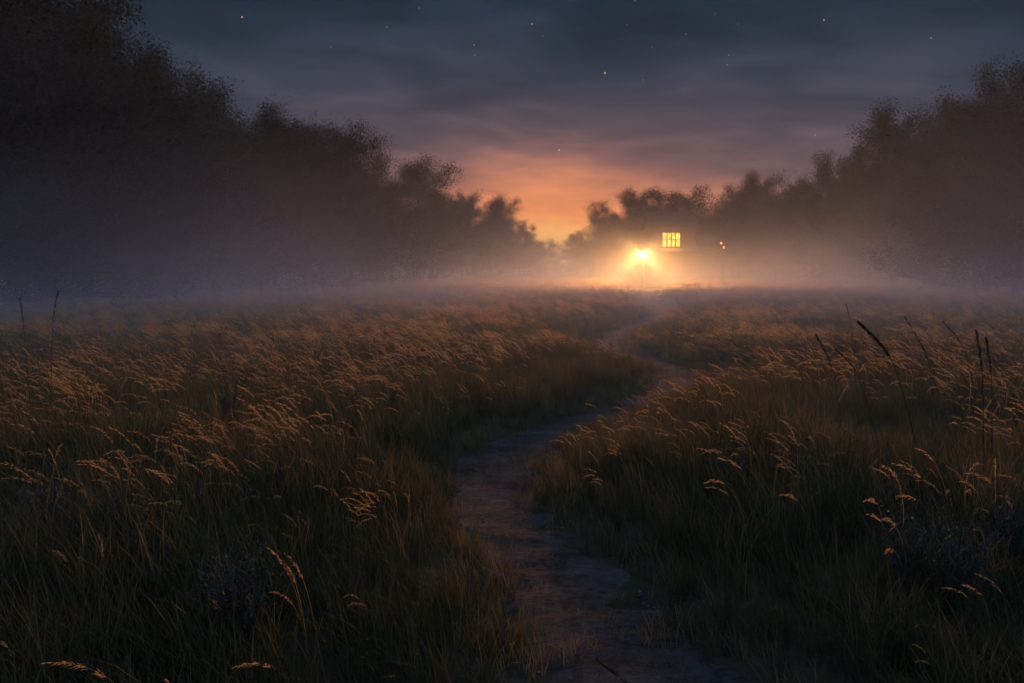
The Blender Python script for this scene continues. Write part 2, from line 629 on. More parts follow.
def scatter(name, pts, coll, label, category, mat):
    """pts: (x, y, z, rx, ry, rz, scale, index) -> one object that instances the collection's meshes on its points"""
    P = np.array(pts, dtype=np.float64)
    me = bpy.data.meshes.new(name)
    me.vertices.add(len(P))
    me.vertices.foreach_set('co', P[:, :3].astype(np.float32).ravel())
    a = me.attributes.new('rot', 'FLOAT_VECTOR', 'POINT')
    a.data.foreach_set('vector', P[:, 3:6].astype(np.float32).ravel())
    a = me.attributes.new('scl', 'FLOAT', 'POINT')
    a.data.foreach_set('value', P[:, 6].astype(np.float32).ravel())
    a = me.attributes.new('idx', 'INT', 'POINT')
    a.data.foreach_set('value', P[:, 7].astype(np.int32).ravel())
    me.materials.append(mat)
    o = link(name, me)
    g = bpy.data.node_groups.new(name, 'GeometryNodeTree')
    g.interface.new_socket('Geometry', in_out='INPUT', socket_type='NodeSocketGeometry')
    g.interface.new_socket('Geometry', in_out='OUTPUT', socket_type='NodeSocketGeometry')
    gi = g.nodes.new('NodeGroupInput')
    go = g.nodes.new('NodeGroupOutput')
    ci = g.nodes.new('GeometryNodeCollectionInfo')
    ci.inputs['Collection'].default_value = coll
    ci.inputs['Separate Children'].default_value = True
    ci.inputs['Reset Children'].default_value = True
    ip = g.nodes.new('GeometryNodeInstanceOnPoints')
    ip.inputs['Pick Instance'].default_value = True

    def attr(nm, ty):
        n = g.nodes.new('GeometryNodeInputNamedAttribute')
        n.data_type = ty
        n.inputs['Name'].default_value = nm
        return n.outputs['Attribute']
    g.links.new(gi.outputs[0], ip.inputs['Points'])
    g.links.new(ci.outputs[0], ip.inputs['Instance'])
    g.links.new(attr('idx', 'INT'), ip.inputs['Instance Index'])
    g.links.new(attr('rot', 'FLOAT_VECTOR'), ip.inputs['Rotation'])
    g.links.new(attr('scl', 'FLOAT'), ip.inputs['Scale'])
    g.links.new(ip.outputs[0], go.inputs[0])
    md = o.modifiers.new('scatter', 'NODES')
    md.node_group = g
    tag(o, label, category, kind='stuff')
    return o


def in_view(x, y, pad):
    return y > -1 and abs(x) < .66 * y + pad


def patchv(x, y, s, k):
    return noise.noise(Vector((x * s, y * s, k)))


tufts = [tuft(k, 34, .15, .30, .78, .0030, .35) for k in range(8)]          # 0-7 meadow tufts, near
tufts += [tuft(8 + k, 40, .34, .35, .85, .0065, .35) for k in range(5)]      # 8-12 broader, far
tufts += [tuft(13 + k, 30, .13, .07, .26, .0026, .2) for k in range(3)]      # 13-15 short verge grass
for k in range(8):                                                          # 16-23 the same tufts, greener and darkened to dim the foreground
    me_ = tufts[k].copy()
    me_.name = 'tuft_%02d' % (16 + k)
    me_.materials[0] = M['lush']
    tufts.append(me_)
for k in range(8, 13):
    tufts[k].materials[0] = M['straw']  # far tufts made paler, brightening the field in place of stronger light
GC = col_of('tuft meshes', tufts)
pts = []
rg = random.Random(5)


def meadow_height(x, y, pd):
    return (.72 + .30 * patchv(x, y, .5, 1) + .28 * patchv(x, y, .13, 2)) * (.42 + .58 * sstep(.0, 1.3 + .03 * y, pd))


bands = [(1.2, 9, 44, 0), (9, 20, 26, 0), (20, 42, 9, 1), (42, 85, 3.4, 1), (85, 150, 1.3, 1)]
for (r0, r1, dens, far) in bands:
    area_w = lambda y: 2 * (.66 * y + 3 + .04 * y)
    y = r0
    stepy = .25 if r1 < 25 else 1.0
    while y < r1:
        cnt = dens * area_w(y) * stepy
        for _ in range(int(cnt + rg.random())):
            yy = y + rg.random() * stepy
            xx = rg.uniform(-.5, .5) * area_w(yy)
            if yy < 2.0 and abs(xx) < .7:
                continue
            pd = path_dist(xx, yy) + .12 + .34 * patchv(xx, yy, .9, 9) + .12 * patchv(xx, yy, 3.1, 19)
            if pd < -.03:
                if rg.random() < (.12 + 1.5 * sstep(-.55, -.05, pd)) * (.6 + patchv(xx, yy, 1.6, 4)):
                    pts.append((xx, yy, ground_z(xx, yy), rg.gauss(0, .1), rg.gauss(0, .1), rg.uniform(0, 6.28), rg.uniform(.3, .7), rg.randrange(13, 16)))
                continue
            hh = max(.5 * (.5 + .5 * sstep(0, .8, pd)), meadow_height(xx, yy, pd)) * rg.uniform(.75, 1.25) * (1.30 if yy < 9 else 1.08)
            if pd < .35 and rg.random() < .6:
                ix, hh = rg.randrange(13, 16), rg.uniform(.6, 1.4)
            else:
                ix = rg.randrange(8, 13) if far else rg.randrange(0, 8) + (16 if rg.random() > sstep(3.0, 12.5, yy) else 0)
                if far:
                    hh *= 1.0 - .5 * sstep(38, 70, yy)
            pts.append((xx, yy, ground_z(xx, yy, None), rg.gauss(0, .10), rg.gauss(-.10, .10), rg.gauss(0, .7), hh, ix))
        y += stepy
print('tufts', len(pts))
scatter('meadow_grass', pts, GC, 'dense brown-green meadow grass on both sides of the dirt path', 'grass', M['grass'])

# seed heads bending with the wind
plumes = [plume_tuft(k, 1 + k % 4, .62, 1.2) for k in range(14)] + [plume_tuft(14 + k, 12, .7, 1.1, .45) for k in range(4)]
PC = col_of('seed head meshes', plumes)
pts = []
for (r0, r1, dens, far) in [(2.6, 6, 1.0, 0), (6, 20, 11.0, 0), (20, 45, 4.0, 1), (45, 95, 1.4, 1)]:
    y = r0
    while y < r1:
        wd = 2 * (.70 * y + 2.5)
        for _ in range(int(dens * wd * .5 + rg.random())):
            yy = y + rg.random() * .5
            xx = rg.uniform(-.5, .5) * wd
            pd = path_dist(xx, yy)
            if pd < .45:
                continue
            pv = patchv(xx, yy, .33, 21)
            if rg.random() > sstep(-.50, .42, pv + (.12 if xx < 0 else -.02)):
                continue
            s = (.8 + .25 * patchv(xx, yy, .4, 2)) * rg.uniform(.8, 1.15) * (.6 + .4 * sstep(.3, 1.8, pd))
            pts.append((xx, yy, ground_z(xx, yy), rg.gauss(0, .08), rg.gauss(0, .12), rg.gauss(0, .42), s, rg.randrange(14, 18) if far else rg.randrange(0, 14)))
        y += .5
print('plumes', len(pts))
scatter('seed_heads', pts, PC, 'straw coloured grass seed heads bowing over the meadow in the wind', 'seed heads', M['plume'])

# pebbles on the path
V, Fc = [], []
for i in range(520):
    k = rg.randrange(0, 14 * 12)
    p = CPA[k]
    a = rg.uniform(-1, 1) * p[2] * .95
    x, y = p[0] + a, p[1] + rg.uniform(-.2, .2)
    if path_dist(x, y) > -.05:
        continue
    r = rg.uniform(.006, .022)
    n = len(V)
    z = ground_z(x, y) + .012
    for t in range(6):
        an = t * math.pi / 3 + rg.uniform(-.3, .3)
        V.append((x + r * math.cos(an) * rg.uniform(.8, 1.3), y + r * math.sin(an) * rg.uniform(.7, 1.1), z + rg.uniform(-.2, .3) * r))
    V.append((x, y, z + r * .75))
    for t in range(6):
        Fc.append((n + t, n + (t + 1) % 6, n + 6))
tag(link('pebbles', mesh_from('pebbles', V, Fc, M['pebble'])), 'small grey pebbles strewn over the trodden path', 'pebbles', kind='stuff')

# ------------------------------------------------------------------ trees
def tree_meshes(seed, H, spread, nleaf, lsize, low=.12, openness=1.0):
    r = random.Random(seed)
    tb = MB()
    tips = []
    lean = (r.uniform(-.04, .04), r.uniform(-.04, .04))
    tp = [Vector((lean[0] * H * t + .15 * math.sin(3 * t + seed), lean[1] * H * t, H * .93 * t - .3 * (t == 0))) for t in [0, .12, .25, .4, .55, .7, .85, 1]]
    r0 = H * .022
    tb.tube(tp, [r0 * 1.35, r0, r0 * .9, r0 * .75, r0 * .6, r0 * .42, r0 * .26, r0 * .1], 8)

    def at(t):
        f = t * (len(tp) - 1)
        j = min(int(f), len(tp) - 2)
        return tp[j].lerp(tp[j + 1], f - j)
    nb = 21
    for i in range(nb):
        t = low + (1 - low) * (i + r.random() * .7) / nb
        o = at(min(t, .99))
        a = i * 2.4 + r.uniform(-.5, .5)
        prof = math.sqrt(max(.05, 1 - ((t - .34) / .74) ** 2))
        L = spread * prof * r.uniform(.7, 1.2) + .6
        rise = .10 + .75 * t + r.uniform(-.15, .25)
        p = o.copy()
        dr = Vector((math.cos(a), math.sin(a), rise)).normalized()
        bp = [p.copy()]
        for s in range(5):
            dr = (dr + Vector((r.gauss(0, .14), r.gauss(0, .14), .07 + r.gauss(0, .1)))).normalized()
            p = p + dr * L / 5
            bp.append(p.copy())
        br = r0 * .42 * (1 - .6 * t)
        tb.tube(bp, [br, br * .8, br * .6, br * .45, br * .3, br * .12], 5, cap=False)
        for s in range(9):
            f = r.uniform(.2, 1) * 5
            j = min(int(f), 4)
            q = bp[j].lerp(bp[j + 1], f - j)
            d2 = (dr + Vector((r.gauss(0, .75), r.gauss(0, .75), r.gauss(.15, .5)))).normalized()
            L2 = L * r.uniform(.22, .45) + .3
            sp = [q]
            for u in range(3):
                d2 = (d2 + Vector((r.gauss(0, .2), r.gauss(0, .2), r.gauss(.05, .15)))).normalized()
                sp.append(sp[-1] + d2 * L2 / 3)
            b2 = br * .3
            tb.tube(sp, [b2, b2 * .75, b2 * .5, b2 * .15], 4, cap=False)
            for u in range(3):
                tips.append((sp[1 + u], d2))
                e = sp[1 + u] + Vector((r.gauss(0, .5), r.gauss(0, .5), r.gauss(.15, .4))) * L2 * .45
                tips.append((e, d2))
                tb.tube([sp[1 + u], e], [b2 * .35, b2 * .12], 3, cap=False)
    # sprays that round the crown off: lobes of the dome, each tied to the nearest bough
    zc, zr = H * .56, H * .44
    for i in range(int(250 * openness)):
        a = r.uniform(0, 6.283)
        u = r.uniform(-.75, 1)
        k_ = r.uniform(.62, 1.0) * (.88 + .16 * math.sin(3 * a + seed) * math.cos(4 * u + seed))
        c_ = math.sqrt(1 - u * u)
        q = Vector((spread * 1.02 * c_ * math.cos(a) * k_, spread * 1.02 * c_ * math.sin(a) * k_, zc + zr * u * k_))
        near = min(tips, key=lambda t_: (t_[0] - q).length_squared)[0]
        if (near - q).length < 2.6:
            tb.tube([near, near.lerp(q, .5) + Vector((0, 0, .12)), q], [.02, .014, .006], 3, cap=False)
        tips.append((q, Vector((0, 0, 1))))
        tips.append((q + Vector((r.gauss(0, .4), r.gauss(0, .4), r.gauss(0, .35))), Vector((0, 0, 1))))
    V, Fc = [], []
    wts = [r.uniform(.35, 1) for _ in tips]
    tot = sum(wts)
    for (c, d2), w in zip(tips, wts):
        k = int(nleaf * w / tot + r.random())
        rad = (.42 + .62 * w) * H / 15 * openness
        for _ in range(k):
            q = c + Vector((r.gauss(0, 1), r.gauss(0, 1), r.gauss(0, .8))) * rad * .55
            if q.z < .25:
                continue
            a = Vector((r.gauss(0, 1), r.gauss(0, 1), r.gauss(0, .6))).normalized()
            b = a.cross(Vector((r.gauss(0, 1), r.gauss(0, 1), r.gauss(0, 1)))).normalized()
            s = lsize * r.uniform(.6, 1.3)
            n = len(V)
            V += [tuple(q), tuple(q + a * s * .5 + b * s * .32), tuple(q + a * s), tuple(q + a * s * .5 - b * s * .32)]
            Fc.append((n, n + 1, n + 2, n + 3))
    return (mesh_from('trunk', tb.V, tb.F, M['bark'], True), mesh_from('crown', V, Fc, M['leaf']))


TV = [tree_meshes(101, 15, 5.0, 80000, .15, .06), tree_meshes(202, 15, 4.4, 70000, .145, .05), tree_meshes(303, 15, 5.6, 84000, .15, .07),
      tree_meshes(404, 15, 3.9, 56000, .15, .05), tree_meshes(505, 15, 4.8, 44000, .145, .08, .85)]
BV = [tree_meshes(606, 6, 3.4, 20000, .12, .05), tree_meshes(707, 6, 3.0, 18000, .12, .05)]


def put_tree(px, top, dist, v, label, group, name='tree', wide=1.0, rz=None, cat='tree'):
    """stand a tree at the distance where its real height reaches that far up"""
    x = (px - 512) / F * dist
    zg = ground_z(x, dist)
    ang = math.atan((341.5 - top) / F) - PITCH
    H = CAM_H + dist * math.tan(ang) - zg
    src = TV[v] if v < 10 else BV[v - 10]
    h0 = float(np.percentile([q.co.z for q in src[1].vertices], 99.6)) if not hasattr(put_tree, 'c%d' % v) else getattr(put_tree, 'c%d' % v)
    setattr(put_tree, 'c%d' % v, h0)
    s = H / h0
    e = bpy.data.objects.new(name, None)
    COL.objects.link(e)
    e.location = (x, dist, zg)
    e.rotation_euler = (0, 0, rz if rz is not None else (px * 1.7) % 6.28)
    e.scale = (s * wide, s * wide, s)
    link('trunk', src[0], e)
    link('crown', src[1], e)
    tag(e, label, cat, group)
    return e


GL = 'trees along the left edge of the meadow'
GR = 'trees along the right edge of the meadow'
GF = 'trees closing the far end of the meadow'
TREES = [
    (-40, -60, 40, 2, 'towering black tree cut by the left edge of the picture', GL, 1.1),
    (45, -25, 44, 0, 'tallest dark tree filling the top left corner with its crown', GL, 1.1),
    (122, 10, 49, 3, 'big dark tree just right of the one in the top left corner', GL, 1.25),
    (165, 48, 52, 1, 'dark tree with a sloping shoulder, second before the airy tree on the left', GL, 1.15),
    (90, 60, 60, 2, 'dark tree standing behind the top left giants', GL, 1.2),
    (222, 80, 60, 4, 'airy tree with sky showing through its twigs, left of the notch in the left treeline', GL, 1.15),
    (255, 140, 64, 1, 'low tree in the notch of the left treeline', GL, 1.1),
    (292, 108, 68, 2, 'round headed tree just right of the notch in the left treeline', GL, .95),
    (345, 124, 76, 0, 'bushy tree where the left treeline steps down to the sunset', GL, 1.0),
    (318, 135, 84, 3, 'tree tucked behind the round headed tree on the left', GL, 1.2),
    (378, 160, 84, 1, 'smaller tree at the foot of the bushy tree on the left', GL, 1.0),
    (418, 161, 98, 0, 'leafy round tree standing clear against the orange sky on the left', GL, 1.15),
    (443, 192, 104, 3, 'narrow tree leaning on the clear-standing round tree on the left', GL, 1.1),
    (468, 193, 118, 0, 'hazy tree second from the left end of the low skyline', GF, .95),
    (499, 197, 126, 0, 'hazy tree with a thin domed top left of the sunset gap', GF, .9),
    (524, 221, 140, 2, 'small hazy tree at the left lip of the sunset gap', GF, 1.0),
    (606, 203, 135, 2, 'hazy rounded tree at the right lip of the sunset gap', GF, 1.0),
    (577, 232, 165, 1, 'low faint tree in the sunset gap beside the rounded tree', GF, 1.4),
    (638, 190, 132, 0, 'hazy tree above the street lantern', GF, .95),
    (660, 190, 138, 3, 'hazy tree left of the dark domed tree behind the house', GF, 1.2),
    (692, 188, 128, 1, 'dark domed tree directly behind the lit house', GF, 1.1),
    (733, 184, 124, 4, 'thin topped tree right of the lit house', GF, 1.1),
    (722, 196, 132, 2, 'tree behind the twin amber lanterns', GF, 1.1),
    (760, 174, 118, 0, 'twiggy tree two crowns right of the lit house', GR, .9),
    (788, 184, 112, 3, 'narrow tree before the right treeline climbs', GR, 1.2),
    (823, 153, 100, 2, 'first tall tree where the right treeline climbs', GR, .8),
    (850, 150, 92, 1, 'tree in the step below the broad right hand tree', GR, 1.0),
    (893, 108, 78, 0, 'broad twiggy tree halfway up the right treeline', GR, 1.0),
    (865, 165, 84, 3, 'low tree at the left foot of the broad right hand tree', GR, 1.3),
    (935, 112, 70, 1, 'dark tree between the broad tree and the corner tree on the right', GR, 1.1),
    (985, 64, 62, 2, 'tallest dark tree on the right with a ragged top', GR, .95),
    (1035, 60, 56, 0, 'dark tree cut by the right edge of the picture', GR, 1.0),
    (960, 95, 72, 4, 'thin tree just behind the tallest tree on the right', GR, 1.0),
]
for i, (px, top, ds, v, lab, gp, wd) in enumerate(TREES):
    put_tree(px, top, ds, v, lab, gp, wide=wd * (.86 if px < 400 or px > 800 else 1.02))
# off to both sides, for the light and for a step sideways
for i, (px, ds, v) in enumerate([(-170, 38, 1), (-330, 36, 0), (1150, 50, 2), (1290, 46, 1)]):
    put_tree(px, -10 if px < 0 else 30, ds, v, 'tree outside the picture', 'trees beyond the picture')

# the wood goes on behind the front rows
wood_meshes = [x for tv in TV[:4] for x in tv]
for i_, me_ in enumerate(wood_meshes):
    me_.name = 'wood_%02d_%s' % (i_, me_.name[:5])
WC = col_of('wood meshes', wood_meshes)
pts = []
rw = random.Random(77)
FL = [(-34, 38), (-28, 44), (-20, 60), (-16, 76), (-12, 98), (-6, 126), (-2, 150), (4, 168)]
FR = [(37, 56), (36, 70), (37, 78), (39, 92), (38, 105), (36, 118), (31, 132), (22, 146), (16, 160)]


def edge(line, y):
    for (xa, ya), (xb, yb) in zip(line[:-1], line[1:]):
        if ya <= y <= yb:
            return xa + (xb - xa) * (y - ya) / (yb - ya)
    return line[0][0] if y < line[0][1] else line[-1][0]


for k in range(280):
    y = rw.uniform(34, 205)
    sgn = rw.choice((-1, 1))
    x = edge(FL if sgn < 0 else FR, y) + sgn * rw.uniform(10, 48)
    if y > 168:
        x = edge(FL if sgn < 0 else FR, y) + sgn * rw.uniform(4, 48)
    s_ = rw.uniform(.82, 1.1) if y < 105 else rw.uniform(.62, .82)
    v = rw.randrange(4)
    rz_ = rw.uniform(0, 6.28)
    for q in (0, 1):
        pts.append((x, y, base_z(x, y) - .1, 0, 0, rz_, s_, v * 2 + q))
scatter('wood', pts, WC, 'dark wood that goes on behind the front rows of trees', 'wood', M['leaf'])

# undergrowth at the feet of the trees
BUSH = [(-10, 190, 38), (60, 196, 41), (120, 200, 44), (175, 196, 47), (215, 190, 52), (262, 188, 57), (305, 190, 62), (350, 196, 68), (392, 204, 76),
        (430, 214, 86), (462, 222, 98), (492, 230, 108), (520, 238, 122), (545, 240, 150), (590, 236, 128), (625, 232, 124), (738, 226, 112),
        (775, 218, 104), (812, 210, 96), (850, 204, 86), (890, 198, 76), (930, 192, 68), (972, 186, 60), (1015, 184, 54)]
BL = ['far left in deep shade', 'below the tallest left tree', 'under the second big left tree', 'below the sloping shoulder on the left', 'at the foot of the airy tree', 'below the notch in the left treeline',
      'under the round headed tree on the left', 'under the bushy left tree', 'beside the smaller left tree', 'under the tree that stands clear on the left', 'below the hazy left skyline',
      'under the thin domed tree', 'at the left lip of the sunset gap', 'faint in the middle of the sunset gap', 'under the rounded tree right of the gap', 'behind the street lantern',
      'right of the twin amber lanterns', 'under the twiggy tree right of the house', 'at the foot of the first tall right tree', 'in the step of the right treeline', 'under the broad twiggy right tree',
      'between the broad right tree and the corner', 'below the tallest right tree', 'far right in deep shade']
for i, ((px, top, ds), l) in enumerate(zip(BUSH, BL)):
    put_tree(px, top, ds, 10 + i % 2, 'dark leafy bush ' + l, 'bushes along the foot of the treeline', name='bush', wide=1.45, cat='bush')


# ------------------------------------------------------------------ house, lantern, lights
def world_at(px, py, dist):
    dr = pixdir(px, py)
    return Vector((0, 0, CAM_H)) + dr * (dist / dr.y)


def window(parent, x0, x1, z0, z1, y, cols, rows, glassmat):
    """frame with glazing bars; the lit glass sits just behind them"""
    f = MB()
    t = .06
    f.box(x0 - t, x1 + t, y - .06, y + .02, z1, z1 + t).box(x0 - t, x1 + t, y - .09, y + .02, z0 - t, z0)
    f.box(x0 - t, x0, y - .06, y + .02, z0, z1).box(x1, x1 + t, y - .06, y + .02, z0, z1)
    for i in range(1, cols):
        xx = x0 + (x1 - x0) * i / cols
        w = .085
        f.box(xx - w, xx + w, y - .05, y + .01, z0, z1)
    for i in range(1, rows):
        zz = z0 + (z1 - z0) * i / rows
        for c in range(cols):
            xa = x0 + (x1 - x0) * c / cols + .052
            xb = x0 + (x1 - x0) * (c + 1) / cols - .052
            f.box(xa if c else x0, xb if c < cols - 1 else x1, y - .045, y + .005, zz - .05, zz + .05)
    w = f.build('window', M['joinery'], parent)
    MB().box(x0, x1, y + .012, y + .018, z0, z1).build('pane', glassmat, w)
    return w


def gable(parent, x0, x1, y0, y1, zb, ze, zr, wallmat, over=.4, hole=None):
    """walls with gables facing the sides, ridge along x, and a two-sided roof"""
    ym = (y0 + y1) / 2
    w = MB()
    w.poly([(x0, y0, zb), (x1, y0, zb), (x1, y1, zb), (x0, y1, zb), (x0, y0, ze), (x1, y0, ze), (x1, y1, ze), (x0, y1, ze), (x0, ym, zr), (x1, ym, zr)],
           [(0, 1, 5, 4), (2, 3, 7, 6), (1, 2, 6, 9, 5), (3, 0, 4, 8, 7), (0, 3, 2, 1)])
    if hole:                                     # a real opening in the front wall
        a, b, c, d_ = hole
        del w.F[0]
        w.poly([(x0, y0, zb), (x1, y0, zb), (x1, y0, ze), (x0, y0, ze), (a, y0, c), (b, y0, c), (b, y0, d_), (a, y0, d_)],
               [(0, 1, 5, 4), (1, 2, 6, 5), (2, 3, 7, 6), (3, 0, 4, 7)])
    w.build('wall', wallmat, parent)
    sl = (zr - ze) / (ym - y0)
    r = MB()
    for sg in (-1, 1):
        ye = ym + sg * (ym - y0 + over)
        zee = zr - sl * (ym - y0 + over)
        a = [(x0 - over, ye, zee + .02), (x1 + over, ye, zee + .02), (x1 + over, ym, zr + .02), (x0 - over, ym, zr + .02)]
        b = [(p[0], p[1], p[2] + .14) for p in a]
        r.poly(a + b, [(0, 3, 2, 1), (4, 5, 6, 7), (0, 1, 5, 4), (1, 2, 6, 5), (2, 3, 7, 6), (3, 0, 4, 7)])
    return r.build('roof', M['shingle'], parent)


HD = 108.0
hc = world_at(672, 240, HD)
hz = ground_z(hc.x, HD)
house = bpy.data.objects.new('house', None)
COL.objects.link(house)
house.location = (hc.x, HD, hz)
tag(house, 'two storey timber house with a bright upper window standing in the mist before the trees', 'house')
k = HD / F
up0 = world_at(672, 246.5, HD).z - hz
up1 = world_at(672, 233, HD).z - hz
rf = gable(house, -2.7, 3.2, 0, 6, -.3, up1 + .9, up1 + 2.9, M['timber'], hole=(-1.25, 1.05, up0, up1))
MB().box(1.6, 2.3, 3.6, 4.3, up1 + 1.6, up1 + 3.6).build('chimney', M['stone'], rf)
window(house, -1.25, 1.05, up0, up1, 0, 4, 2, M['lit'])
# porch with its roof just under the upper window
pz = up0 - .35
pr = MB()
pr.poly([(-3.0, -2.2, pz - .45), (3.4, -2.2, pz - .45), (3.4, -.02, pz + .05), (-3.0, -.02, pz + .05),
         (-3.0, -2.2, pz - .33), (3.4, -2.2, pz - .33), (3.4, -.02, pz + .17), (-3.0, -.02, pz + .17)],
        [(0, 3, 2, 1), (4, 5, 6, 7), (0, 1, 5, 4), (1, 2, 6, 5), (2, 3, 7, 6), (3, 0, 4, 7)])
pr.build('porch_roof', M['shingle'], house)
for xx in (-2.8, -.9, 1.1, 3.1):
    MB().box(xx - .08, xx + .08, -2.1, -1.94, -.3, pz - .42).build('porch_post', M['joinery'], house)
MB().box(-3.0, 3.4, -2.2, -.02, -.3, .12).build('porch_floor', M['joinery'], house)
dr = MB().box(-.5, .45, -.06, -.003, .12, 2.2).build('door', M['joinery'], house)
MB().box(.28, .34, -.14, -.06, 1.1, 1.2).build('handle', M['iron'], dr)
# low wing on the right with dim windows
w0 = world_at(672, 256, HD).z - hz
w1 = world_at(672, 248.5, HD).z - hz
gable(house, 3.2, 6.9, 1.0, 5.4, -.3, w1 + .5, w1 + 1.7, M['timber'], .25)
for a in (-.0, .95, 1.9):
    xx = (690 - 672) * k + 1.1 + a
    window(house, xx, xx + .5, w0, w1, .99, 1, 2, M['dim'])
# a bulb behind every light of the upper window
for i in range(8):
    bl = bpy.data.lights.new('room_bulb', 'POINT')
    bl.energy = 130
    bl.color = (1.0, .45, .12)
    bl.shadow_soft_size = .05
    bo = bpy.data.objects.new('room_bulb', bl)
    COL.objects.link(bo)
    bo.parent = house
    bo.location = (-1.25 + 2.3 * (i % 4 + .5) / 4, .16, up0 + (up1 - up0) * (.20 if i > 3 else .80))

# street lantern in front of the house
LD = 80.0
lp = world_at(642, 254.5, LD)
lz = ground_z(lp.x, LD)
lh = lp.z - lz
lt = bpy.data.objects.new('street_lantern', None)
COL.objects.link(lt)
lt.location = (lp.x, LD, lz)
tag(lt, 'brightly glowing lantern on an iron post left of the lit house', 'lantern')
MB().tube([(0, 0, -.3), (0, 0, .25), (0, 0, .3), (0, 0, lh - .35)], [.08, .07, .028, .022], 10).build('post', M['iron'], lt, True)
g = MB()
g.tube([(0, 0, lh - .30), (0, 0, lh + .28)], [.12, .19], 6)
g.build('lantern_glass', M['lamp'], lt)
hd = MB()
hd.tube([(0, 0, lh - .36), (0, 0, lh - .302)], [.07, .31], 6).tube([(0, 0, lh + .282), (0, 0, lh + .34), (0, 0, lh + .55)], [.30, .27, .03], 6)
for q in range(6):
    an = q * math.pi / 3
    hd.tube([(.16 * math.cos(an), .16 * math.sin(an), lh - .30), (.25 * math.cos(an), .25 * math.sin(an), lh + .28)], [.006, .006], 4)
hd.build('lantern_housing', M['iron'], lt)
pl = bpy.data.lights.new('lantern_light', 'POINT')
pl.energy = 31000
pl.color = (1.0, .42, .11)
pl.shadow_soft_size = .09
po = bpy.data.objects.new('lantern_light', pl)
COL.objects.link(po)
po.parent = lt
po.location = (0, 0, lh)

# post with two small amber lanterns right of the house
p1 = world_at(721.5, 243, 104)
p2 = world_at(723.5, 247.3, 104)
tz = ground_z(p1.x, 104)
tw = bpy.data.objects.new('lantern_post', None)
COL.objects.link(tw)
tw.location = (p1.x + .13, 104, tz)
tag(tw, 'thin post carrying two small amber lanterns among the trees right of the house', 'lantern post')
MB().tube([(0, 0, -.3), (0, 0, p1.z - tz + .35)], [.06, .04], 8).build('post', M['iron'], tw)
for (xx, zz) in ((-.17, p1.z - tz), (.19, p2.z - tz)):
    arm = MB().tube([(0, 0, zz + .24), (xx, 0, zz + .24), (xx, 0, zz + .16)], [.02, .018, .012], 6).build('arm', M['iron'], tw)
    MB().tube([(xx, 0, zz - .13), (xx, 0, zz + .11)], [.10, .12], 8).build('lamp', M['amber'], tw)
    MB().tube([(xx, 0, zz + .112), (xx, 0, zz + .17)], [.15, .03], 8).build('lamp_shade', M['iron'], tw)

# low outbuilding left of the lantern, with a row of dim windows
sc_ = world_at(612, 254, 122)
sz = ground_z(sc_.x, 122)
sh = bpy.data.objects.new('shed', None)
COL.objects.link(sh)
sh.location = (sc_.x, 122, sz)
tag(sh, 'dark shed with a row of dim amber windows left of the street lantern', 'shed')
s0 = world_at(612, 256, 122).z - sz
s1 = world_at(612, 251.5, 122).z - sz
gable(sh, -2.6, 3.0, 0, 4.5, -.3, s1 + .4, s1 + 1.6, M['timber'], .25)
for xx in (-1.7, -.85, .15, 1.1):
    window(sh, xx, xx + .42, s0, s1, -.01, 1, 1, M['dim'])
sd_ = MB().box(1.95, 2.75, -.05, -.003, -.1, 1.85).build('door', M['joinery'], sh)
MB().box(2.05, 2.11, -.12, -.05, .9, 1.0).build('handle', M['iron'], sd_)


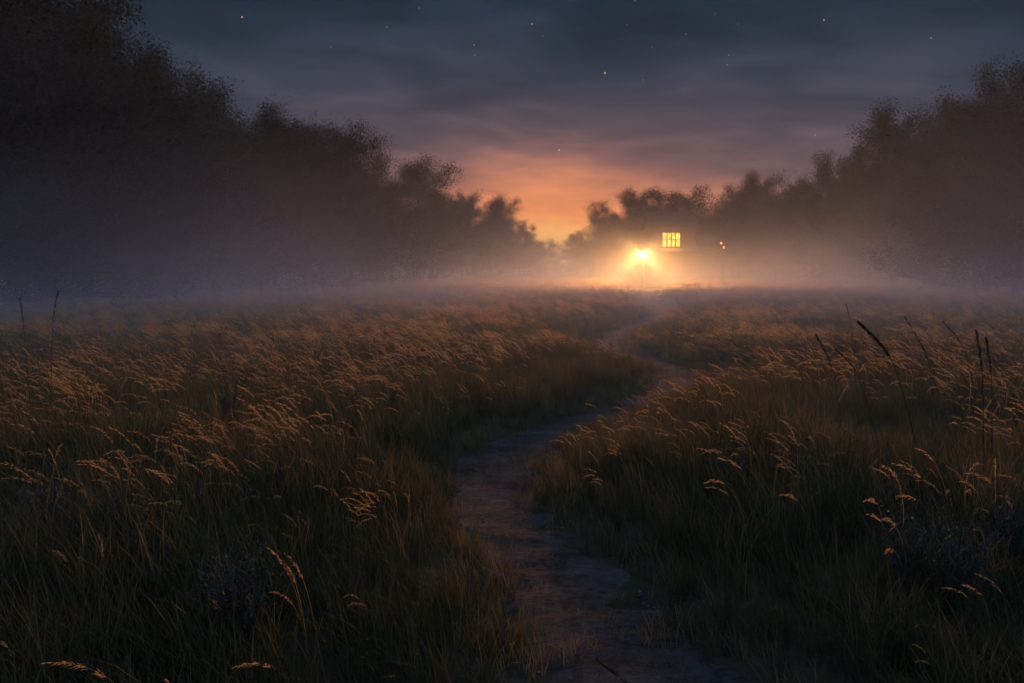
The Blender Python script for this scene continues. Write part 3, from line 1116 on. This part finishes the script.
# ------------------------------------------------------------------ tall dark seed stalks that stand out of the grass
def stalk(px, py, px_top, py_top, dist, label, thick=1.0, group='tall dark seed stalks above the meadow'):
    tip = world_at(px_top, py_top, dist)
    low = world_at(px, py, dist)
    gz = ground_z(low.x, dist)
    dv = (tip - low)
    sl = dv.x / max(dv.z, .05)
    rootx = low.x - sl * .35 * (low.z - gz)
    r = random.Random(int(px * 7 + py))
    e = bpy.data.objects.new('seed_stalk', None)
    COL.objects.link(e)
    e.location = (rootx, dist, gz)
    off = Vector((rootx, dist, gz))
    P0 = Vector((0, 0, -.05))
    P1 = Vector(((low.x - rootx) * .5, 0, (low.z - gz) * .55))
    P2 = low - off
    P3 = tip - off
    line = []
    A = [P0, P1, P2, P3]
    for i in range(3):
        a0 = A[max(i - 1, 0)]
        a3 = A[min(i + 2, 3)]
        for q in range(5):
            t = q / 5
            line.append(.5 * ((2 * A[i]) + (A[i + 1] - a0) * t + (2 * a0 - 5 * A[i] + 4 * A[i + 1] - a3) * t * t + (3 * A[i] - a0 - 3 * A[i + 1] + a3) * t ** 3))
    line.append(P3)
    MB().tube(line, [(.0045 - .003 * i / len(line)) * thick for i in range(len(line))], 5).build('stem', M['herb'], e)
    V, Fc = [], []
    L = (P3 - P2).length
    ax0 = (P3 - P2).normalized()
    for i in range(int(260 * thick)):
        t = r.random()
        f = 10 + t * 5
        j = min(int(f), 14)
        q = line[j].lerp(line[j + 1], f - j)
        env = math.sin(math.pi * min(1, .08 + t * .92)) ** .7 * (1 - .35 * t)
        o = Vector((r.gauss(0, 1), r.gauss(0, 1), r.gauss(0, 1)))
        o = (o - ax0 * o.dot(ax0)).normalized()
        base = q + o * r.uniform(0, .013) * env * thick
        tp_ = base + (ax0 + o * .55).normalized() * L * r.uniform(.05, .09)
        ww = ax0.cross(o) * .0032 * thick
        m_ = base.lerp(tp_, .5)
        n = len(V)
        V += [tuple(base), tuple(m_ + ww), tuple(tp_), tuple(m_ - ww)]
        Fc.append((n, n + 1, n + 2, n + 3))
    link('seed_head', mesh_from('seed_head', V, Fc, M['seed']), e)
    V, Fc = [], []
    for i in range(3):
        V, Fc = [], []
        blade(V, Fc, tuple(line[2 + i * 2]), math.pi * (i % 2) + r.uniform(-.6, .6), .3, .35, .005, .9)
        link('leaf', mesh_from('leaf', V, Fc, M['herb']), e)
    tag(e, label, 'seed stalk', group)


STALKS = [
    (890, 357, 858, 322, 8.5, 'thick dark seed stalk leaning left, the boldest on the right side', 1.5),
    (832, 368, 816, 335, 9.0, 'thin dark seed stalk left of the boldest leaning one', .9),
    (856, 372, 836, 350, 8.2, 'short dark seed stalk right below the thin one, bent left', .9),
    (982, 370, 976, 331, 7.8, 'upright dark seed spike, left one of the close pair near the right edge', 1.1),
    (991, 374, 986, 338, 7.8, 'upright dark seed spike, right one of the close pair near the right edge', 1.1),
    (925, 352, 905, 318, 11, 'faint slanting seed stalk between the boldest one and the close pair', .8),
    (962, 345, 943, 322, 12, 'faint curved seed stalk just left of the close pair', .8),
    (53, 322, 58, 291, 10, 'straight dark seed stalk leaning right near the left edge', .7),
    (24, 330, 20, 298, 10, 'upright dark seed stalk nearest the left edge', .7),
    (850, 320, 846, 304, 17, 'small distant seed stalk above the boldest one', .8),
]
for s in STALKS:
    stalk(*s[:6], thick=s[6])


# ------------------------------------------------------------------ pale frosted weeds among the grass
def weed(px, py, dist, h, spread, label, seed, nst=34):
    r = random.Random(seed)
    p = world_at(px, py, dist)
    gz = ground_z(p.x, dist)
    e = bpy.data.objects.new('wildflower', None)
    COL.objects.link(e)
    e.location = (p.x, dist, gz)
    st = MB()
    V, Fc = [], []
    for i in range(nst):
        a = r.uniform(0, 6.28)
        ln = r.uniform(.15, 1) * spread
        q = Vector((.05 * math.cos(a), .05 * math.sin(a), -.03))
        tip = Vector((ln * math.cos(a), ln * math.sin(a), h * r.uniform(.6, 1.05)))
        mid = q.lerp(tip, .5) + Vector((-.3 * ln * math.cos(a), -.3 * ln * math.sin(a), .06))
        pts_ = [q.lerp(mid, t).lerp(mid.lerp(tip, t), t) for t in (0, .25, .5, .75, 1)]
        st.tube(pts_, [.0028, .0025, .0022, .0018, .0012], 4, False)
        for b in range(3):
            blade(st.V, st.F, tuple(pts_[1 + b % 3]), r.uniform(0, 6.28), r.uniform(.10, .2), r.uniform(.3, .9), .004, r.uniform(.2, .9))
        for b in range(12):
            f = r.uniform(1.2, 4)
            j = min(int(f), 3)
            c = pts_[j].lerp(pts_[j + 1], f - j)
            o = Vector((r.gauss(0, 1), r.gauss(0, 1), r.gauss(.4, .8))).normalized()
            c2 = c + o * r.uniform(.01, .05)
            st.tube([c, c2], [.0009, .0006], 3, False)
            for w in range(4):
                d1 = Vector((r.gauss(0, 1), r.gauss(0, 1), r.gauss(.3, 1))).normalized()
                d2 = d1.cross(Vector((r.gauss(0, 1), r.gauss(0, 1), r.gauss(0, 1)))).normalized()
                s = r.uniform(.006, .011)
                n = len(V)
                V += [tuple(c2), tuple(c2 + d1 * s * .6 + d2 * s * .4), tuple(c2 + d1 * s * 1.2), tuple(c2 + d1 * s * .6 - d2 * s * .4)]
                Fc.append((n, n + 1, n + 2, n + 3))
    st.build('stem', M['herb'], e)
    link('blossom', mesh_from('blossom', V, Fc, M['pale']), e)
    tag(e, label, 'wildflower', 'pale blue wildflowers in the grass')


weed(238, 600, 4.4, .72, .30, 'pale blue wildflower clump at the bottom, left of the path', 3, 60)
weed(45, 490, 6.2, .78, .34, 'pale blue wildflower clump in the grass by the left edge', 4)
weed(105, 505, 5.9, .70, .28, 'small pale blue wildflower clump right of the one by the left edge', 5)
weed(955, 560, 5.0, .72, .32, 'pale blue wildflower clump in the lower right corner', 6, 60)
weed(905, 555, 5.3, .66, .24, 'smaller pale blue wildflower clump left of the lower right one', 7)
weed(1010, 520, 5.8, .74, .26, 'pale blue wildflower clump cut by the right edge', 8)
weed(230, 395, 11, .8, .4, 'whitish wildflower clump far out in the left meadow', 9)


# ------------------------------------------------------------------ air: even haze and the mist that lies on the meadow
def volume_box(name, x0, x1, y0, y1, z0, z1, mat, label, cat):
    o = MB().box(x0, x1, y0, y1, z0, z1).build(name, mat)
    tag(o, label, cat, kind='stuff')
    return o


m, nt = new_mat('evening haze')
v = nt.node('ShaderNodeVolumePrincipled')
v.inputs['Color'].default_value = (.93, .93, .95, 1)
v.inputs['Density'].default_value = 0.0002
v.inputs['Anisotropy'].default_value = 0.0
nt.l.new(v.outputs[0], nt.out.inputs['Volume'])
M['haze'] = m
volume_box('haze', -420, 420, -40, 330, -2.0, 30, M['haze'], 'thin even evening haze filling the air over the meadow', 'haze')

m, nt = new_mat('ground mist')
pos = nt.node('ShaderNodeNewGeometry').outputs['Position']
px_, py_, pz_ = nt.sep(pos)
zg = nt.maprange(py_, 30, 125, 0, 0.5, True)
hgt = nt.math('MAXIMUM', nt.math('SUBTRACT', pz_, zg), 0.0)
nn = nt.noise(nt.vmath('MULTIPLY', pos, (.030, .045, .07)), 1.0, 4, .6, .8)
hs = nt.maprange(nn, .32, .68, 1.2, 2.9)
fall = nt.math('EXPONENT', nt.math('MULTIPLY', nt.math('DIVIDE', hgt, hs), -1.0))
side = nt.math('ABSOLUTE', nt.math('SUBTRACT', px_, nt.math('MULTIPLY', py_, .06)))
start = nt.maprange(nt.math('ADD', py_, nt.math('MULTIPLY', side, .5)), 8, 44, 0.06, 1.0, True)
dens = nt.math('MULTIPLY', nt.math('MULTIPLY', fall, start), nt.maprange(nn, .32, .68, .010, .032))
dens = nt.math('MULTIPLY', dens, nt.maprange(side, 8, 30, 1.45, 2.4, True))
v = nt.node('ShaderNodeVolumePrincipled')
v.inputs['Color'].default_value = (.86, .91, .98, 1)
nt.put(v.inputs['Density'], dens)
v.inputs['Anisotropy'].default_value = 0.12
nt.l.new(v.outputs[0], nt.out.inputs['Volume'])
M['mist'] = m
volume_box('mist', -150, 150, 10, 200, -1.0, 17, M['mist'], 'white ground mist lying low across the far half of the meadow', 'mist')
